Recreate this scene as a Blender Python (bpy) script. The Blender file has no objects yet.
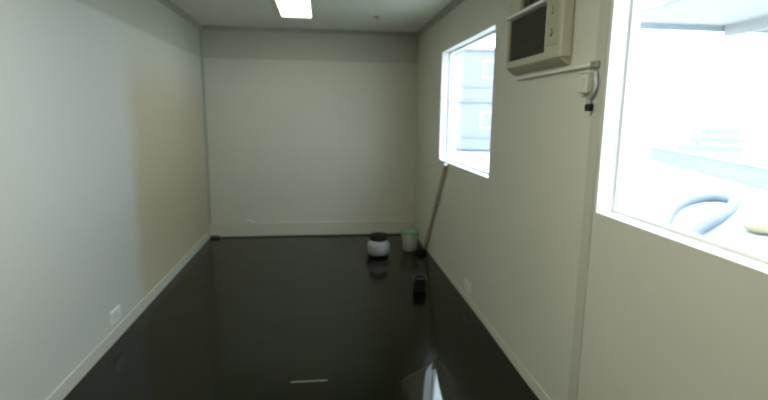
import bpy, bmesh, math, random
from mathutils import Vector, Matrix
random.seed(4)
S = bpy.context.scene
COL = S.collection
PI = math.pi

# ------------------------------------------------------------------ helpers
def obj(name, bm, mat, parent=None, smooth=False, bevel=0.0, loc=(0, 0, 0)):
    me = bpy.data.meshes.new(name)
    bmesh.ops.recalc_face_normals(bm, faces=bm.faces[:])
    bm.to_mesh(me); bm.free()
    me.materials.append(mat)
    if smooth:
        for p in me.polygons: p.use_smooth = True
        try: me.set_sharp_from_angle(angle=math.radians(40))
        except Exception: pass
    o = bpy.data.objects.new(name, me)
    COL.objects.link(o)
    o.location = loc
    if parent: o.parent = parent
    if bevel:
        m = o.modifiers.new('bevel', 'BEVEL'); m.width = bevel; m.segments = 3
        m.limit_method = 'ANGLE'
    return o

def empty(name, loc, rz=0.0):
    o = bpy.data.objects.new(name, None); COL.objects.link(o)
    o.location = loc; o.rotation_euler = (0, 0, rz); o.empty_display_size = .1
    return o

def tag(o, label=None, cat=None, group=None, kind=None):
    if label: o['label'] = label
    if cat: o['category'] = cat
    if group: o['group'] = group
    if kind: o['kind'] = kind
    return o

def box(bm, x0, x1, y0, y1, z0, z1):
    v = [bm.verts.new(p) for p in ((x0,y0,z0),(x1,y0,z0),(x1,y1,z0),(x0,y1,z0),
                                   (x0,y0,z1),(x1,y0,z1),(x1,y1,z1),(x0,y1,z1))]
    for f in ((0,3,2,1),(4,5,6,7),(0,1,5,4),(1,2,6,5),(2,3,7,6),(3,0,4,7)):
        bm.faces.new([v[i] for i in f])
    return bm

def B(*a):
    bm = bmesh.new()
    return box(bm, *a)

def grid_wall(bm, plane_x0, plane_x1, ys, zs, holes):
    """wall slab cut into cells by ys/zs, leaving out cells in holes"""
    for i in range(len(ys)-1):
        for j in range(len(zs)-1):
            if (i, j) in holes: continue
            box(bm, plane_x0, plane_x1, ys[i], ys[i+1], zs[j], zs[j+1])
    bmesh.ops.remove_doubles(bm, verts=bm.verts[:], dist=1e-5)
    # drop faces shared by two neighbouring cells
    seen = {}
    for f in bm.faces:
        k = tuple(sorted(v.index for v in f.verts)) if False else tuple(sorted((round(v.co.x,4),round(v.co.y,4),round(v.co.z,4)) for v in f.verts))
        seen.setdefault(k, []).append(f)
    dead = [f for fs in seen.values() if len(fs) > 1 for f in fs]
    bmesh.ops.delete(bm, geom=dead, context='FACES')
    return bm

def lathe(profile, n=40, bm=None, c=(0, 0, 0), sx=1, sy=1):
    """profile [(r,z)...] revolved round z; ends on r=0 are closed"""
    bm = bm or bmesh.new()
    rings = []
    for r, z in profile:
        if r < 1e-6:
            rings.append([bm.verts.new((c[0], c[1], c[2]+z))])
        else:
            rings.append([bm.verts.new((c[0]+sx*r*math.cos(2*PI*k/n), c[1]+sy*r*math.sin(2*PI*k/n), c[2]+z)) for k in range(n)])
    for a, b in zip(rings, rings[1:]):
        for k in range(n):
            l = (k+1) % n
            if len(a) == 1 and len(b) == 1: continue
            if len(a) == 1: bm.faces.new((a[0], b[k], b[l]))
            elif len(b) == 1: bm.faces.new((a[k], b[0], a[l]))
            else: bm.faces.new((a[k], b[k], b[l], a[l]))
    return bm

def tube(pts, r, n=12, bm=None, radii=None):
    bm = bm or bmesh.new()
    pts = [Vector(p) for p in pts]
    rings = []; up = None
    for i, p in enumerate(pts):
        t = (pts[min(i+1, len(pts)-1)] - pts[max(i-1, 0)]).normalized()
        if up is None:
            up = Vector((0, 0, 1)) if abs(t.z) < .9 else Vector((1, 0, 0))
        a = t.cross(up).normalized(); b = a.cross(t).normalized(); up = b
        rr = radii[i] if radii else r
        rings.append([bm.verts.new(p + rr*(math.cos(2*PI*k/n)*a + math.sin(2*PI*k/n)*b)) for k in range(n)])
    for A, C in zip(rings, rings[1:]):
        for k in range(n):
            bm.faces.new((A[k], A[(k+1) % n], C[(k+1) % n], C[k]))
    bm.faces.new(rings[0][::-1]); bm.faces.new(rings[-1])
    return bm

def smooth_path(pts, sub=8):
    P = [Vector(p) for p in pts]; out = []
    for i in range(len(P)-1):
        p0, p1, p2, p3 = P[max(i-1, 0)], P[i], P[i+1], P[min(i+2, len(P)-1)]
        for k in range(sub):
            t = k/sub
            out.append(.5*((2*p1)+(-p0+p2)*t+(2*p0-5*p1+4*p2-p3)*t*t+(-p0+3*p1-3*p2+p3)*t**3))
    out.append(P[-1])
    return out

# ------------------------------------------------------------------ materials
def mat(name, col, rough=.6, metal=0.0, spec=.5, noise=0.0, nscale=4.0, bump=0.0, bscale=80.0, col2=None):
    m = bpy.data.materials.new(name); m.use_nodes = True
    nt = m.node_tree; b = nt.nodes['Principled BSDF']
    b.inputs['Base Color'].default_value = (*col, 1)
    b.inputs['Roughness'].default_value = rough
    b.inputs['Metallic'].default_value = metal
    b.inputs['Specular IOR Level'].default_value = spec
    tc = nt.nodes.new('ShaderNodeTexCoord')
    if noise:
        n = nt.nodes.new('ShaderNodeTexNoise'); n.inputs['Scale'].default_value = nscale; n.inputs['Detail'].default_value = 4
        r = nt.nodes.new('ShaderNodeValToRGB')
        c2 = col2 or tuple(c*(1-noise) for c in col)
        r.color_ramp.elements[0].position = .3; r.color_ramp.elements[1].position = .7
        r.color_ramp.elements[0].color = (*c2, 1); r.color_ramp.elements[1].color = (*col, 1)
        nt.links.new(tc.outputs['Object'], n.inputs['Vector'])
        nt.links.new(n.outputs['Fac'], r.inputs['Fac']); nt.links.new(r.outputs['Color'], b.inputs['Base Color'])
    if bump:
        n = nt.nodes.new('ShaderNodeTexNoise'); n.inputs['Scale'].default_value = bscale
        bp = nt.nodes.new('ShaderNodeBump'); bp.inputs['Strength'].default_value = bump; bp.inputs['Distance'].default_value = .01
        nt.links.new(tc.outputs['Object'], n.inputs['Vector'])
        nt.links.new(n.outputs['Fac'], bp.inputs['Height']); nt.links.new(bp.outputs['Normal'], b.inputs['Normal'])
    return m

def emit_mat(name, col, s):
    m = bpy.data.materials.new(name); m.use_nodes = True
    b = m.node_tree.nodes['Principled BSDF']
    b.inputs['Base Color'].default_value = (.8, .8, .8, 1)
    b.inputs['Emission Color'].default_value = (*col, 1); b.inputs['Emission Strength'].default_value = s
    return m

def glass_mat():
    m = bpy.data.materials.new('window_glass'); m.use_nodes = True
    nt = m.node_tree; nt.nodes.clear()
    o = nt.nodes.new('ShaderNodeOutputMaterial'); mx = nt.nodes.new('ShaderNodeMixShader')
    t = nt.nodes.new('ShaderNodeBsdfTransparent'); g = nt.nodes.new('ShaderNodeBsdfGlossy')
    t.inputs['Color'].default_value = (.95, .98, 1, 1); g.inputs['Roughness'].default_value = .02
    lw = nt.nodes.new('ShaderNodeLayerWeight'); lw.inputs['Blend'].default_value = .5
    pw = nt.nodes.new('ShaderNodeMath'); pw.operation = 'POWER'; pw.inputs[1].default_value = 5
    f = nt.nodes.new('ShaderNodeMapRange'); f.inputs['To Min'].default_value = .03; f.inputs['To Max'].default_value = .8
    nt.links.new(lw.outputs['Facing'], pw.inputs[0]); nt.links.new(pw.outputs[0], f.inputs['Value'])
    nt.links.new(f.outputs[0], mx.inputs[0]); nt.links.new(t.outputs[0], mx.inputs[1]); nt.links.new(g.outputs[0], mx.inputs[2])
    nt.links.new(mx.outputs[0], o.inputs['Surface'])
    return m

WALLC = (.64, .635, .55)
M = dict(
    wall=mat('wall_paint', WALLC, .55, noise=.05, nscale=1.6, bump=.04, bscale=120),
    ceil=mat('ceiling_board', (.74, .74, .64), .8, noise=.05, nscale=3, bump=.05, bscale=60),
    seam=mat('cover_strip', (.53, .525, .455), .5),
    edge_shade=mat('edge_shade_paint', (.40, .40, .34), .6),  # darker than the walls, shade at ceiling edges and far left corner
    base=mat('baseboard_paint', (.62, .61, .54), .45),
    base_back=mat('back_trunking', (.56, .55, .46), .4),
    white=mat('white_plastic', (.80, .80, .78), .35),
    lining=mat('window_lining', (.80, .80, .78), .5),
    alu=mat('window_aluminium', (.75, .77, .78), .4, metal=.0),
    cream=mat('aged_cream_plastic', (.50, .48, .36), .45, noise=.08, nscale=6),
    cream2=mat('aged_tan_plastic', (.40, .375, .265), .5),
    grille=mat('dark_grille', (.075, .078, .055), .6),
    louver=mat('dark_louver', (.09, .092, .07), .5),
    conduit=mat('white_conduit', (.72, .72, .66), .35),
    grey=mat('grey_plastic', (.22, .22, .20), .5),
    leadgrey=mat('lead_grey', (.33, .33, .30), .5),
    black=mat('black_plastic', (.007, .008, .007), .7, spec=.3),
    bucketw=mat('white_bucket_plastic', (.40, .42, .42), .45, noise=.2, nscale=9),
    bucketc=mat('cream_bucket_plastic', (.52, .53, .45), .4, noise=.1, nscale=9),
    green=mat('green_lid', (.15, .36, .23), .4),
    dimgrey=mat('tin_rim', (.09, .095, .09), .4),
    steel=mat('steel_wire', (.5, .5, .5), .3, metal=1.0),
    wood=mat('grey_brown_wood', (.56, .54, .46), .7, noise=.1, nscale=20),
    stripm=mat('strip_grey', (.13, .14, .115), .5),
    reflect_film=mat('reflection_film', (.004, .005, .004), .02, spec=.95),  # gloss of the added window reflection on the floor
    brown=mat('brown_wood', (.10, .075, .04), .7),
    glass=glass_mat(),
    lightframe=mat('light_frame', (.8, .8, .74), .4),
    diffuser=emit_mat('light_diffuser', (1.0, .98, .74), 5.5),
    fill_diffuser=emit_mat('fill_light_diffuser', (1.0, .97, .78), 27.0),
    concrete=mat('yard_concrete', (.62, .62, .59), .8, noise=.12, nscale=.6),
    paleblue=mat('pale_blue_paint', (.20, .235, .26), .7),
    hoop=mat('canopy_fascia', (.30, .33, .35), .6),
    hose=mat('blue_hose', (.16, .195, .25), .6),
    sack=mat('yellow_sack', (.40, .345, .22), .8),
    cabin=mat('cabin_steel', (.235, .25, .30), .6),
    cabin2=mat('cabin_trim', (.22, .23, .27), .6),
    pillar=mat('pillar_white', (.5, .5, .5), .6),
    timber=mat('pale_timber', (.20, .20, .21), .7),
    canopy=mat('canopy_sheet', (.40, .40, .385), .6),
    rafter=mat('canopy_rafter', (.30, .30, .29), .6),
)

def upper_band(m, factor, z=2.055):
    # the walls are clad in boards up to head height; above the joint the colour is darker
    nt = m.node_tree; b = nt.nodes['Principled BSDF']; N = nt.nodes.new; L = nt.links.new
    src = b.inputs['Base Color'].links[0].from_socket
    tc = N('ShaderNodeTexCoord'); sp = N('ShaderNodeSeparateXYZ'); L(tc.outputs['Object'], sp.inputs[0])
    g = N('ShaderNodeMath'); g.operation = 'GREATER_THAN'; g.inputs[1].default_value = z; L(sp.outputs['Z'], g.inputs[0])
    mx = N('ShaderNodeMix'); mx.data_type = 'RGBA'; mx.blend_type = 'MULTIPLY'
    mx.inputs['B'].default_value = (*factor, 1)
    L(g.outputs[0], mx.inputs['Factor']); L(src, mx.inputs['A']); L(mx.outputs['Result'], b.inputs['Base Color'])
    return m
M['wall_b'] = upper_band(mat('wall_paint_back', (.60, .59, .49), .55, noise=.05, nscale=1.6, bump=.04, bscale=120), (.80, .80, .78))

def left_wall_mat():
    # warm brown towards the far end, fading out upwards; off white nearer
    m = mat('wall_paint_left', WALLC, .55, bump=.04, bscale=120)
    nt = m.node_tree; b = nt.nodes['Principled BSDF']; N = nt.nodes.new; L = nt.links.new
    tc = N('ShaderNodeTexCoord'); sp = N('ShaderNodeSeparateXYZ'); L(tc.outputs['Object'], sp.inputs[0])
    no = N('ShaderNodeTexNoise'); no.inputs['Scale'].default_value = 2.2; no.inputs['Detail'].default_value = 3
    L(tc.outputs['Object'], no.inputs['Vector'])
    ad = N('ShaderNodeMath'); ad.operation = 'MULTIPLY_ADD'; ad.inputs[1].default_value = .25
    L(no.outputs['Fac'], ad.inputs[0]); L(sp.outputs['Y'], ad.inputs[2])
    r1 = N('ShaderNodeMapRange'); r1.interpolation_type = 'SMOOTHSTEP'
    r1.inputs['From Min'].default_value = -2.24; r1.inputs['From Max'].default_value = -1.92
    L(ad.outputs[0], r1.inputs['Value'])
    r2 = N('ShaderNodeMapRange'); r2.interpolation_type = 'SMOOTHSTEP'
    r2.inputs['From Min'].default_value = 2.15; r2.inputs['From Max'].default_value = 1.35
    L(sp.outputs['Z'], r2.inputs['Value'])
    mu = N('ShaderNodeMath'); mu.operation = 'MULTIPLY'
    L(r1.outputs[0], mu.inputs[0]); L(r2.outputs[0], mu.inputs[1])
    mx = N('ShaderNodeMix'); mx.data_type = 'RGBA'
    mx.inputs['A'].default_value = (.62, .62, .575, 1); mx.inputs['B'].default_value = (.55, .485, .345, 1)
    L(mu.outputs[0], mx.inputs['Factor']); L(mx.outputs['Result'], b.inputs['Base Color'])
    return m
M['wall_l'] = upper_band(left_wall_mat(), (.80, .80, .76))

def floor_mat():
    m = mat('dark_vinyl', (.0048, .0064, .0026), .13, spec=.27, noise=.35, nscale=2.2)
    nt = m.node_tree; b = nt.nodes['Principled BSDF']
    tc = nt.nodes.new('ShaderNodeTexCoord')
    n = nt.nodes.new('ShaderNodeTexNoise'); n.inputs['Scale'].default_value = 2.6; n.inputs['Detail'].default_value = 1.5
    bp = nt.nodes.new('ShaderNodeBump'); bp.inputs['Strength'].default_value = .10; bp.inputs['Distance'].default_value = .03
    nt.links.new(tc.outputs['Object'], n.inputs['Vector']); nt.links.new(n.outputs['Fac'], bp.inputs['Height'])
    nt.links.new(bp.outputs['Normal'], b.inputs['Normal'])
    n2 = nt.nodes.new('ShaderNodeTexNoise'); n2.inputs['Scale'].default_value = 5
    mr = nt.nodes.new('ShaderNodeMapRange'); mr.inputs['To Min'].default_value = .10; mr.inputs['To Max'].default_value = .19
    nt.links.new(tc.outputs['Object'], n2.inputs['Vector']); nt.links.new(n2.outputs['Fac'], mr.inputs['Value'])
    nt.links.new(mr.outputs['Result'], b.inputs['Roughness'])
    return m
M['floor'] = floor_mat()

# ------------------------------------------------------------------ the room (metres; x across, y 0 = far wall, camera at y -5.9)
W, H, YF, T = 2.461, 2.40, -8.2, .10
W1 = (-2.655, -1.19, 1.03, 2.045)      # far window  y0,y1,z0,z1
W2 = (-5.50, -4.005, 1.06, 2.075)      # near window
AC = (-3.705, -3.03, 1.722, 2.165)

def struct(name, bm, m, parent=None, **k):
    o = obj(name, bm, m, parent, **k)
    if not parent: o['kind'] = 'structure'
    return o

# vinyl floor with a shallow hollow shaped to shift the far window reflection
fb = bmesh.new()
xs = [-T]+[W*i/40 for i in range(41)]+[W+T]
yv = [YF-T]+[-5.6+i*.05 for i in range(110)]+[T]
def dip(x, y):
    t = min(1, max(0, (x-1.35)/.75)); t = t*t*(3-2*t)
    return -DIP*t*math.exp(-((y+3.48)/.60)**2)
DIP = .019
gv = [[fb.verts.new((x, y, dip(x, y))) for y in yv] for x in xs]
for i in range(len(xs)-1):
    for j in range(len(yv)-1):
        fb.faces.new((gv[i][j], gv[i+1][j], gv[i+1][j+1], gv[i][j+1]))
box(fb, -T, W+T, YF-T, T, -.08, -.04)
struct('floor', fb, M['floor'], smooth=True)
struct('ceiling', B(-T, W+T, YF-T, T, H, H+.06), M['ceil'])
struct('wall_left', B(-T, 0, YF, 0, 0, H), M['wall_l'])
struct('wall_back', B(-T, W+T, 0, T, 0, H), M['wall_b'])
struct('wall_front', B(-T, W+T, YF-T, YF, 0, H), M['wall'])
ys = [YF, W2[0], W2[1], AC[0]+.03, AC[1]-.03, W1[0], W1[1], 0]
zs = [-.03, W1[2], W2[2], AC[2]+.03, W1[3], W2[3], AC[3]-.03, H]
holes = set()
for i in range(len(ys)-1):
    for j in range(len(zs)-1):
        yc, zc = (ys[i]+ys[i+1])/2, (zs[j]+zs[j+1])/2
        for (a, b, c, d) in (W1, W2, (AC[0]+.03, AC[1]-.03, AC[2]+.03, AC[3]-.03)):
            if a < yc < b and c < zc < d: holes.add((i, j))
struct('wall_right', grid_wall(bmesh.new(), W, W+T, ys, zs, holes), M['wall'])

# dark strips standing in for shade at the ceiling edges, ceiling cover strips, wall joint strip
def edge_shade(bm, a, b, inward):
    """small triangular strip in place of edge shade from a to b (corner line at the ceiling), inward = unit vector into the room"""
    a, b, n = Vector(a), Vector(b), Vector(inward); s = .045
    prof = [Vector((0, 0, 0)), n*s, n*s*.45+Vector((0, 0, -s*.45)), Vector((0, 0, -s))]
    A = [bm.verts.new(a+p) for p in prof]; C = [bm.verts.new(b+p) for p in prof]
    for k in range(4):
        bm.faces.new((A[k], A[(k+1) % 4], C[(k+1) % 4], C[k]))
    bm.faces.new(A); bm.faces.new(C[::-1])
    return bm
struct('trim_1', edge_shade(bmesh.new(), (0, 0, H), (0, YF, H), (1, 0, 0)), M['edge_shade'])
struct('trim_2', edge_shade(bmesh.new(), (W, YF, H), (W, 0, H), (-1, 0, 0)), M['edge_shade'])
struct('trim_3', edge_shade(bmesh.new(), (.045, 0, H), (W-.045, 0, H), (0, -1, 0)), M['edge_shade'])
n = 4
for x in (.62, 1.84):
    struct('trim_%d' % n, B(x-.012, x+.012, YF, -.046, H-.004, H), M['ceil']); n += 1
for y in (-.60, -3.0, -5.4):
    struct('trim_%d' % n, B(.046, W-.046, y-.012, y+.012, H-.0045, H), M['ceil']); n += 1
# vertical cover strip on the right wall beside the near window
struct('trim_%d' % n, B(W-.006, W, -3.985, -3.915, .03, H-.045), M['seam']); n += 1

# joint strips at head height
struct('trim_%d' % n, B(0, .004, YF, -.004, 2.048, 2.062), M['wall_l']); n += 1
struct('trim_%d' % n, B(0, W, -.004, 0, 2.048, 2.062), M['wall_b']); n += 1
# dark strip in place of the shade in the far left corner
struct('trim_%d' % n, B(0, .03, -.03, 0, .172, H-.045), M['edge_shade']); n += 1

# baseboards
def board(bm, pts):
    return bm
bb = bmesh.new(); box(bb, .03, W-.012, -.022, 0, .012, .172)
struct('baseboard_back', bb, M['base_back'], bevel=.006)
bl = bmesh.new(); box(bl, 0, .009, YF, 0, 0, .085)
struct('baseboard_left', bl, M['base'], bevel=.004)
br = bmesh.new(); box(br, W-.004, W, YF, 0, -.02, .05)
struct('baseboard_right', br, M['wall'])

# windows
def window(idx, w):
    y0, y1, z0, z1 = w
    f = .016
    fr = bmesh.new()
    xa, xb = W+.072, W+.098
    box(fr, xa, xb, y0, y1, z0, z0+f); box(fr, xa, xb, y0, y1, z1-f, z1)
    box(fr, xa, xb, y0, y0+f, z0+f, z1-f); box(fr, xa, xb, y1-f, y1, z0+f, z1-f)
    o = struct('window_%d' % idx, fr, M['lining'])
    obj('pane', B(W+.083, W+.087, y0+f, y1-f, z0+f, z1-f), M['glass'], o)
    # white lining of the opening
    ln = bmesh.new(); e = .004
    box(ln, W-.001, xa, y0, y1, z0, z0+e); box(ln, W-.001, xa, y0, y1, z1-e, z1)
    box(ln, W-.001, xa, y0, y0+e, z0+e, z1-e); box(ln, W-.001, xa, y1-e, y1, z0+e, z1-e)
    obj('lining', ln, M['lining'], o)
window(1, W1); window(2, W2)

# ------------------------------------------------------------------ ceiling light
def ceiling_light(y0, y1, label, x0=.945, x1=1.25, dm='diffuser'):
    t = empty('ceiling_light', ((x0+x1)/2, (y0+y1)/2, H))
    tag(t, label, 'ceiling light')
    hw, hl = (x1-x0)/2, (y1-y0)/2
    fr = bmesh.new(); d = .014; r = .012
    box(fr, -hw, hw, -hl, -hl+r, -d, 0); box(fr, -hw, hw, hl-r, hl, -d, 0)
    box(fr, -hw, -hw+r, -hl+r, hl-r, -d, 0); box(fr, hw-r, hw, -hl+r, hl-r, -d, 0)
    box(fr, -hw+r, hw-r, -hl+r, hl-r, -.005, 0)
    obj('frame', fr, M['lightframe'], t)
    df = bmesh.new(); box(df, -hw+r, hw-r, -hl+r, hl-r, -d-.003, -d+.005)
    obj('diffuser', df, M[dm], t, bevel=.002)
ceiling_light(-2.0, -.775, 'bright white fluorescent panel light on the ceiling near the back wall')
ceiling_light(-5.4, -4.175, 'unseen fill panel added on the ceiling above the viewpoint', dm='fill_diffuser')  # out of view, added to brighten the right and left walls

# small dark hook under the ceiling
hk = empty('ceiling_hook', (1.868, -.86, H)); tag(hk, 'tiny dark hook on the ceiling right of the light', 'hook')
obj('plate', lathe([(0, 0), (.03, 0), (.03, -.006), (.008, -.012), (0, -.012)], 20), M['grey'], hk, smooth=True)
obj('hook', tube(smooth_path([(0, 0, -.01), (0, 0, -.016), (.010, 0, -.024), (.018, 0, -.016)]), .003), M['grey'], hk, smooth=True)

# ------------------------------------------------------------------ window air conditioner
y0, y1, z0, z1 = AC
p = .06
ac = empty('air_conditioner', (W, (y0+y1)/2, z0))
tag(ac, 'cream window air conditioner with dark grille set in the right wall between the windows', 'air conditioner')
hy = (y1-y0)/2; h = z1-z0
case = bmesh.new(); box(case, 0, .34, -hy+.035, hy-.035, .035, h-.035)
obj('casing', case, M['cream2'], ac)
# front surround: outer ring standing proud of the wall, with the grille openings
# local y: -hy = near (control side), +hy = far
gy0, gy1 = -hy+.175, hy-.022       # lower grille
gz0, gz1 = .04, .262
uy0, uy1 = -hy+.175, hy-.17        # upper louver
uz0, uz1 = .30, h-.035
yy = [-hy, gy0, uy1, gy1, hy]
zz = [0, gz0, gz1, uz0, uz1, h]
hl = {(1, 1), (2, 1), (1, 3)}
obj('front_surround', grid_wall(bmesh.new(), -p, -.002, yy, zz, hl), M['cream'], ac, bevel=.009)
sk = bmesh.new()
prof = [(-p+.004, .0), (-.002, .0), (-.002, -.03), (-.018, -.03)]
A_ = [sk.verts.new((x, -hy+.012, z)) for x, z in prof]; C_ = [sk.verts.new((x, hy-.012, z)) for x, z in prof]
for k in range(4): sk.faces.new((A_[k], A_[(k+1) % 4], C_[(k+1) % 4], C_[k]))
sk.faces.new(A_); sk.faces.new(C_[::-1])
obj('bottom_skirt', sk, M['cream2'], ac)
g = bmesh.new(); box(g, -p+.02, -p+.03, gy0, gy1, gz0, gz1)
for k in range(15):
    z = gz0+.008+k*(gz1-gz0-.01)/15
    box(g, -p+.008, -p+.02, gy0, gy1, z, z+.005)
obj('intake_grille', g, M['grille'], ac)
l = bmesh.new(); box(l, -p+.035, -p+.042, uy0, uy1, uz0, uz1)
for k in range(5):
    y = uy0+.02+k*(uy1-uy0-.04)/4
    box(l, -p+.014, -p+.035, y-.002, y+.002, uz0, uz1)
obj('outlet_louver', l, M['louver'], ac)
lg = bmesh.new(); box(lg, -p-.016, -p, gy0-.015, hy-.01, gz1+.008, gz1+.024)
obj('ledge', lg, M['white'], ac, bevel=.003)
cp = bmesh.new(); box(cp, -p-.003, -p+.002, -hy+.03, gy0-.025, .06, .30)
obj('control_panel', cp, M['cream2'], ac, bevel=.002)
for k, z in enumerate((.12, .22)):
    kb = bmesh.new()
    lathe([(0, 0), (.019, 0), (.017, .008), (0, .008)], 24, kb)
    kb.transform(Matrix.Translation((-p-.003, -hy+.10, z)) @ Matrix.Rotation(-PI/2, 4, 'Y'))
    obj('knob', kb, M['cream2'], ac, smooth=True)

# conduit under the air conditioner
cd = empty('conduit', (W, -3.5, 1.668)); tag(cd, 'thin white conduit running along the wall under the air conditioner', 'conduit')
obj('channel', B(-.02, 0, -.42, .42, -.008, .008), M['conduit'], cd, bevel=.003)
obj('end_elbow', B(-.026, 0, -.455, -.41, -.016, .012), M['grey'], cd, bevel=.004)
# isolator switch with plug and dangling lead
sw = empty('wall_switch', (W, -3.872, 1.60)); tag(sw, 'small white switch box on the wall below the end of the conduit', 'switch')
obj('back_box', B(-.03, 0, -.038, .038, -.045, .036), M['wall'], sw, bevel=.004)
obj('top_cover', B(-.036, 0, -.04, .04, .036, .045), M['white'], sw, bevel=.003)
obj('rocker', B(-.034, -.03, -.012, .012, -.02, .012), M['wall'], sw, bevel=.002)
pl = empty('power_lead', (W, -3.915, 1.56)); tag(pl, 'grey power lead with dark plug hanging beneath the small white switch box', 'power lead')
obj('lead', tube(smooth_path([(-.02, -.03, .075), (-.022, -.042, .04), (-.02, -.03, .0), (-.018, .004, -.03), (-.02, -.004, -.055)]), .011), M['leadgrey'], pl, smooth=True)
pb = bmesh.new(); box(pb, -.034, -.004, -.018, .010, -.082, -.052)
obj('plug', pb, M['black'], pl, bevel=.006)

# ------------------------------------------------------------------ sockets
def socket(name, loc, side, label):
    t = empty(name, loc, 0 if side > 0 else PI)   # local +x = into the room
    tag(t, label, 'socket')
    obj('face_plate', B(0, .011, -.072, .072, -.043, .043), M['white'], t, bevel=.003)
    for s in (-1, 1):
        obj('rocker', B(.011, .015, s*.045-.009, s*.045+.009, .008, .03), M['white'], t, bevel=.001)
        pin = bmesh.new()
        for dy, dz in ((0, .012), (-.011, -.012), (.011, -.012)):
            box(pin, .0105, .0116, s*.02+dy-.003, s*.02+dy+.003, dz-.006, dz+.004)
        obj('pin_holes', pin, M['grey'], t)
socket('wall_socket', (0, -2.71, .165), 1, 'small white double socket low on the left wall')
socket('wall_socket', (W, -2.30, .135), -1, 'small white double socket low on the right wall')
jb = empty('junction_box', (.47, 0, .172)); tag(jb, 'small pale junction box on the skirting of the back wall', 'junction box')
obj('housing', B(-.035, .035, -.030, 0, 0, .034), M['white'], jb, bevel=.004)
obj('lid', B(-.028, .028, -.033, -.030, .004, .030), M['base_back'], jb, bevel=.002)
wd = obj('wood_offcut', B(-.05, .05, -.016, .016, 0, .03), M['brown'], None, bevel=.004, loc=(.07, -.042, 0))
tag(wd, 'small brown wood offcut on the floor in the far left corner', 'wood offcut')

# ------------------------------------------------------------------ things on the floor
def bail(r, z, drop, th, m, parent, tilt=0):
    pts = []
    for k in range(25):
        a = PI*k/24
        pts.append((r*math.cos(a), -drop*math.sin(a)*math.cos(tilt), z+drop*math.sin(a)*math.sin(tilt)))
    return obj('handle', tube(pts, th), m, parent, smooth=True)

# white pail with a black lid and a black foot
b1 = empty('lidded_pail', (1.905, -.93, 0)); tag(b1, 'white rounded pail with black lid and black foot near the back wall', 'pail')
obj('base', lathe([(0, 0), (.092, 0), (.100, .006), (.102, .022), (.098, .026), (0, .026)]), M['black'], b1, smooth=True)
obj('body', lathe([(.06, .026), (.102, .026), (.115, .045), (.119, .085), (.116, .125), (.104, .155), (.085, .170), (.06, .172)]), M['bucketw'], b1, smooth=True)
obj('lid', lathe([(0, .172), (.086, .170), (.092, .176), (.092, .222), (.086, .232), (.03, .236), (.028, .246), (0, .248)]), M['black'], b1, smooth=True)
bail(.119, .10, .108, .004, M['black'], b1, tilt=-.35)

# cream bucket with green lid
b2 = empty('lidded_bucket', (2.275, -.72, 0), .3); tag(b2, 'white bucket with a green lid in the far right corner', 'bucket')
obj('body', lathe([(0, 0), (.068, 0), (.072, .004), (.088, .165), (.092, .167), (.092, .18), (.06, .182)]), M['bucketc'], b2, smooth=True)
obj('lid', lathe([(0, .182), (.094, .181), (.099, .186), (.099, .205), (.094, .212), (.08, .212), (.076, .206), (0, .206)]), M['green'], b2, smooth=True)
bail(.096, .15, .09, .003, M['steel'], b2, tilt=-.5)

# small black paint tin, open, with grey rim
b3 = empty('paint_tin', (2.135, -1.99, 0)); tag(b3, 'small black paint tin on the floor in front of the green lidded bucket', 'paint tin')
obj('can', lathe([(0, 0), (.052, 0), (.054, .003), (.054, .118), (.050, .118), (.050, .03), (0, .03)]), M['black'], b3, smooth=True)
obj('rim', lathe([(.0535, .112), (.057, .114), (.057, .121), (.053, .124), (.0495, .121), (.0495, .117)]), M['dimgrey'], b3, smooth=True)
bail(.056, .1, .05, .002, M['steel'], b3, tilt=-.8)

# glossy film added on the vinyl to give the bright window reflection
out_ = smooth_path([(x, y, 0) for x, y in ((1.757, -3.381), (1.827, -3.312), (1.909, -3.251), (1.983, -3.161), (2.032, -3.191), (2.053, -3.323),
        (2.027, -3.531), (1.994, -3.71), (1.881, -3.796), (1.782, -3.754), (1.747, -3.578), (1.757, -3.381))], 6)[:-1]
pd = bmesh.new(); cx_, cy_ = 1.90, -3.47
prev = None
cv = pd.verts.new((cx_, cy_, dip(cx_, cy_)+.0022))
for k in range(1, 13):
    f = k/12
    ring = []
    for q in out_:
        x, y = cx_+(q.x-cx_)*f, cy_+(q.y-cy_)*f
        hgt = .0022*(1-max(0, (f-.9)/.1)**2) - .0004*(f == 1)
        ring.append(pd.verts.new((x, y, dip(x, y)+hgt)))
    m_ = len(ring)
    for i in range(m_):
        j = (i+1) % m_
        if prev is None: pd.faces.new((cv, ring[i], ring[j]))
        else: pd.faces.new((prev[i], ring[i], ring[j], prev[j]))
    prev = ring
po_ = obj('reflection_patch', pd, M['reflect_film'], smooth=True)
tag(po_, 'glossy patch added on the dark floor to reflect the far window', 'reflection_patch')

# pole leaning on the right wall below the far window
pts = [(2.435, -.73, .012), (2.4415, -1.54, 1.02)]
po = obj('leaning_pole', tube([pts[0], Vector(pts[0]).lerp(Vector(pts[1]), .5), pts[1]], .019, 16), M['wood'], smooth=True)
tag(po, 'thin grey brown pole leaning on the right wall under the far window', 'pole')
# dark rag at the foot of the pole
rg = bmesh.new()
bmesh.ops.create_icosphere(rg, subdivisions=4, radius=1)
for v in rg.verts:
    x, y, z = v.co
    fold = 1+.16*math.sin(4*x+3*z+1)+.12*math.sin(7*y-2*x)+.08*math.sin(11*z+5*x)
    v.co = Vector((x*.052*fold, y*.075*fold, max(0, (z+.35)*.046*fold)))
ro = obj('dark_rag', rg, M['black'], smooth=True, loc=(2.375, -.86, 0)); tag(ro, 'crumpled dark rag on the floor beside the green lidded bucket', 'rag')
# pale strip lying on the floor
st = bmesh.new(); box(st, -.10, .10, -.006, .006, 0, .004)
so = obj('plastic_strip', st, M['stripm'], loc=(1.25, -3.36, 0), bevel=.001); tag(so, 'thin pale strip lying on the dark floor in the foreground', 'strip')

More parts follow.
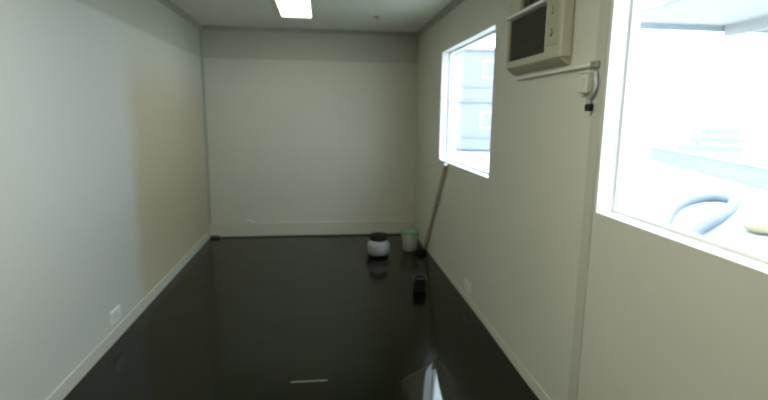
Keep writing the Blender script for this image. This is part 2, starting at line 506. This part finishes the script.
# ------------------------------------------------------------------ outside
G = -.40
struct('yard_ground', B(-14, 70, -30, 80, G-.2, G), M['concrete'])
# low wall
lw = empty('low_wall', (14.6, 10.0, G), math.atan2(9, 3.1)); tag(lw, 'low pale blue wall across the bright yard seen through the near window', 'wall')
obj('wall_body', B(-9, 5.2, -.15, .15, 0, .55), M['paleblue'], lw, bevel=.02)
obj('coping', B(-9.02, 5.22, -.2, .2, .55, .62), M['cabin2'], lw, bevel=.02)
# hose on the ground
hp = [(6.4, .55), (7.0, 1.2), (8.1, 2.5), (9.3, 3.6), (10.2, 4.05), (10.5, 3.7), (9.6, 2.75), (8.4, 1.75), (7.3, .9), (6.5, .15)]
ho = obj('hose', tube(smooth_path([(x-.15, y+.16, G+.10) for x, y in hp]), .10, 14), M['hose'], smooth=True)
tag(ho, 'thick pale blue hose bent in a loop on the ground outside the near window', 'hose')
# yellow sack
sk = bmesh.new(); bmesh.ops.create_uvsphere(sk, u_segments=28, v_segments=16, radius=1)
for v in sk.verts:
    x, y, z = v.co
    q = lambda t, e: math.copysign(abs(t)**e, t)
    v.co = Vector((q(x, .7)*.55, q(y, .7)*.33, q(z, .8)*.13+.13+.012*math.sin(9*x)*math.cos(7*y)))
ss = obj('sack', sk, M['sack'], smooth=True, loc=(8.75, 1.1, G)); ss.rotation_euler.z = -.7
ss.location.z = G + .005
tag(ss, 'pale yellow sack lying on the bright ground beside the blue hose', 'sack')
# stacked timber beams far off
for k, (wd_, lab) in enumerate(((3.0, 'lowest'), (2.5, 'middle'), (1.8, 'topmost'))):
    t = empty('beam_bundle', (22.2+.25*k, 18.6, G+k*.46), -.75)
    tag(t, lab+' of the pale beam bundles stacked far across the yard', 'beam bundle', 'beam bundles stacked in the yard')
    for j in range(3):
        obj('beam', B(-wd_/2, wd_/2, -.33+j*.22, -.33+j*.22+.20, .10, .46), M['timber'], t, bevel=.02)
    for s in (-1, 1):
        obj('bearer', B(s*wd_*.33-.06, s*wd_*.33+.06, -.36, .36, 0, .10), M['cabin2'], t)
# cabin seen through the far window
cb = empty('site_building', (11.4, 21.0, G)); tag(cb, 'pale blue two storey site building far off through the far window', 'building')
obj('skid', B(-2.7, 2.7, -1.4, 1.4, 0, .12), M['cabin2'], cb)
for k in range(2):
    q = k*2.58
    obj('storey', B(-2.9, 2.9, -1.6, 1.6, q+.12, q+2.55), M['cabin'], cb, bevel=.03)
    obj('roof_band', B(-3.0, 3.0, -1.7, 1.7, q+2.55, q+2.70), M['cabin2'], cb, bevel=.03)
    for x in (-1.9, .2):
        fo = obj('window', B(x, x+1.3, -1.64, -1.6, q+1.2, q+2.1), M['pillar'], cb); obj('pane', B(x+.08, x+1.22, -1.65, -1.64, q+1.28, q+2.02), M['cabin2'], fo)
    obj('rub_rail', B(-2.95, 2.95, -1.66, -1.6, q+.75, q+.87), M['cabin2'], cb)
    obj('door', B(1.7, 2.5, -1.64, -1.6, q+.17, q+2.15), M['pillar'], cb)
pi_ = empty('gate_pillar', (5.95, 11.9, G)); tag(pi_, 'white square pillar standing in the yard through the far window', 'pillar')
obj('shaft', B(-.15, .15, -.15, .15, 0, 1.75), M['pillar'], pi_, bevel=.02)
obj('cap', B(-.2, .2, -.2, .2, 1.75, 1.86), M['pillar'], pi_, bevel=.03)
# open sided canopy above the yard
cn = empty('canopy', (9.6, -2.2, G)); tag(cn, 'grey canopy roof over the yard at the top of the near window', 'canopy')
obj('roof_sheet', B(-4.7, 4.7, -4.2, 3.3, 3.22, 3.30), M['canopy'], cn)
for x in (-4.6, -2.3, 0, 2.3, 4.6):
    obj('rafter', B(x-.06, x+.06, -4.15, 3.25, 3.06, 3.22), M['rafter'], cn)
obj('fascia', B(-4.75, 4.75, 3.3, 3.36, 3.14, 3.32), M['hoop'], cn)
for x in (-4.6, 4.6):
    for y in (-4.1, 3.2):
        obj('post', B(x-.06, x+.06, y-.06, y+.06, 0, 3.06), M['rafter'], cn)

# ------------------------------------------------------------------ sky
w = bpy.data.worlds.new('sky'); S.world = w; w.use_nodes = True
nt = w.node_tree; bg = nt.nodes['Background']
bg.inputs['Color'].default_value = (.77, .90, 1.0, 1); bg.inputs['Strength'].default_value = 8.0

# ------------------------------------------------------------------ camera
cam = bpy.data.cameras.new('camera'); co = bpy.data.objects.new('camera', cam); COL.objects.link(co)
f_px, yaw, pit, rol = 494.086, math.radians(7.169), math.radians(9.736), math.radians(.705)
cam.sensor_width = 36; cam.lens = f_px/768*36; cam.clip_start = .02; cam.clip_end = 300
d = Vector((math.sin(yaw)*math.cos(pit), math.cos(yaw)*math.cos(pit), -math.sin(pit)))
r = Vector((math.cos(yaw), -math.sin(yaw), 0)); u = r.cross(d)
r2 = math.cos(rol)*r + math.sin(rol)*u; u2 = math.cos(rol)*u - math.sin(rol)*r
mw = Matrix((( r2.x, u2.x, -d.x, 1.332), (r2.y, u2.y, -d.y, -5.902), (r2.z, u2.z, -d.z, 1.451), (0, 0, 0, 1)))
co.matrix_world = mw
S.camera = co
cam.dof.use_dof = True; cam.dof.focus_distance = .6; cam.dof.aperture_fstop = 7.0

vs = S.view_settings
vs.view_transform = 'Standard'; vs.look = 'None'; vs.exposure = 0; vs.gamma = 1; vs.use_curve_mapping = False
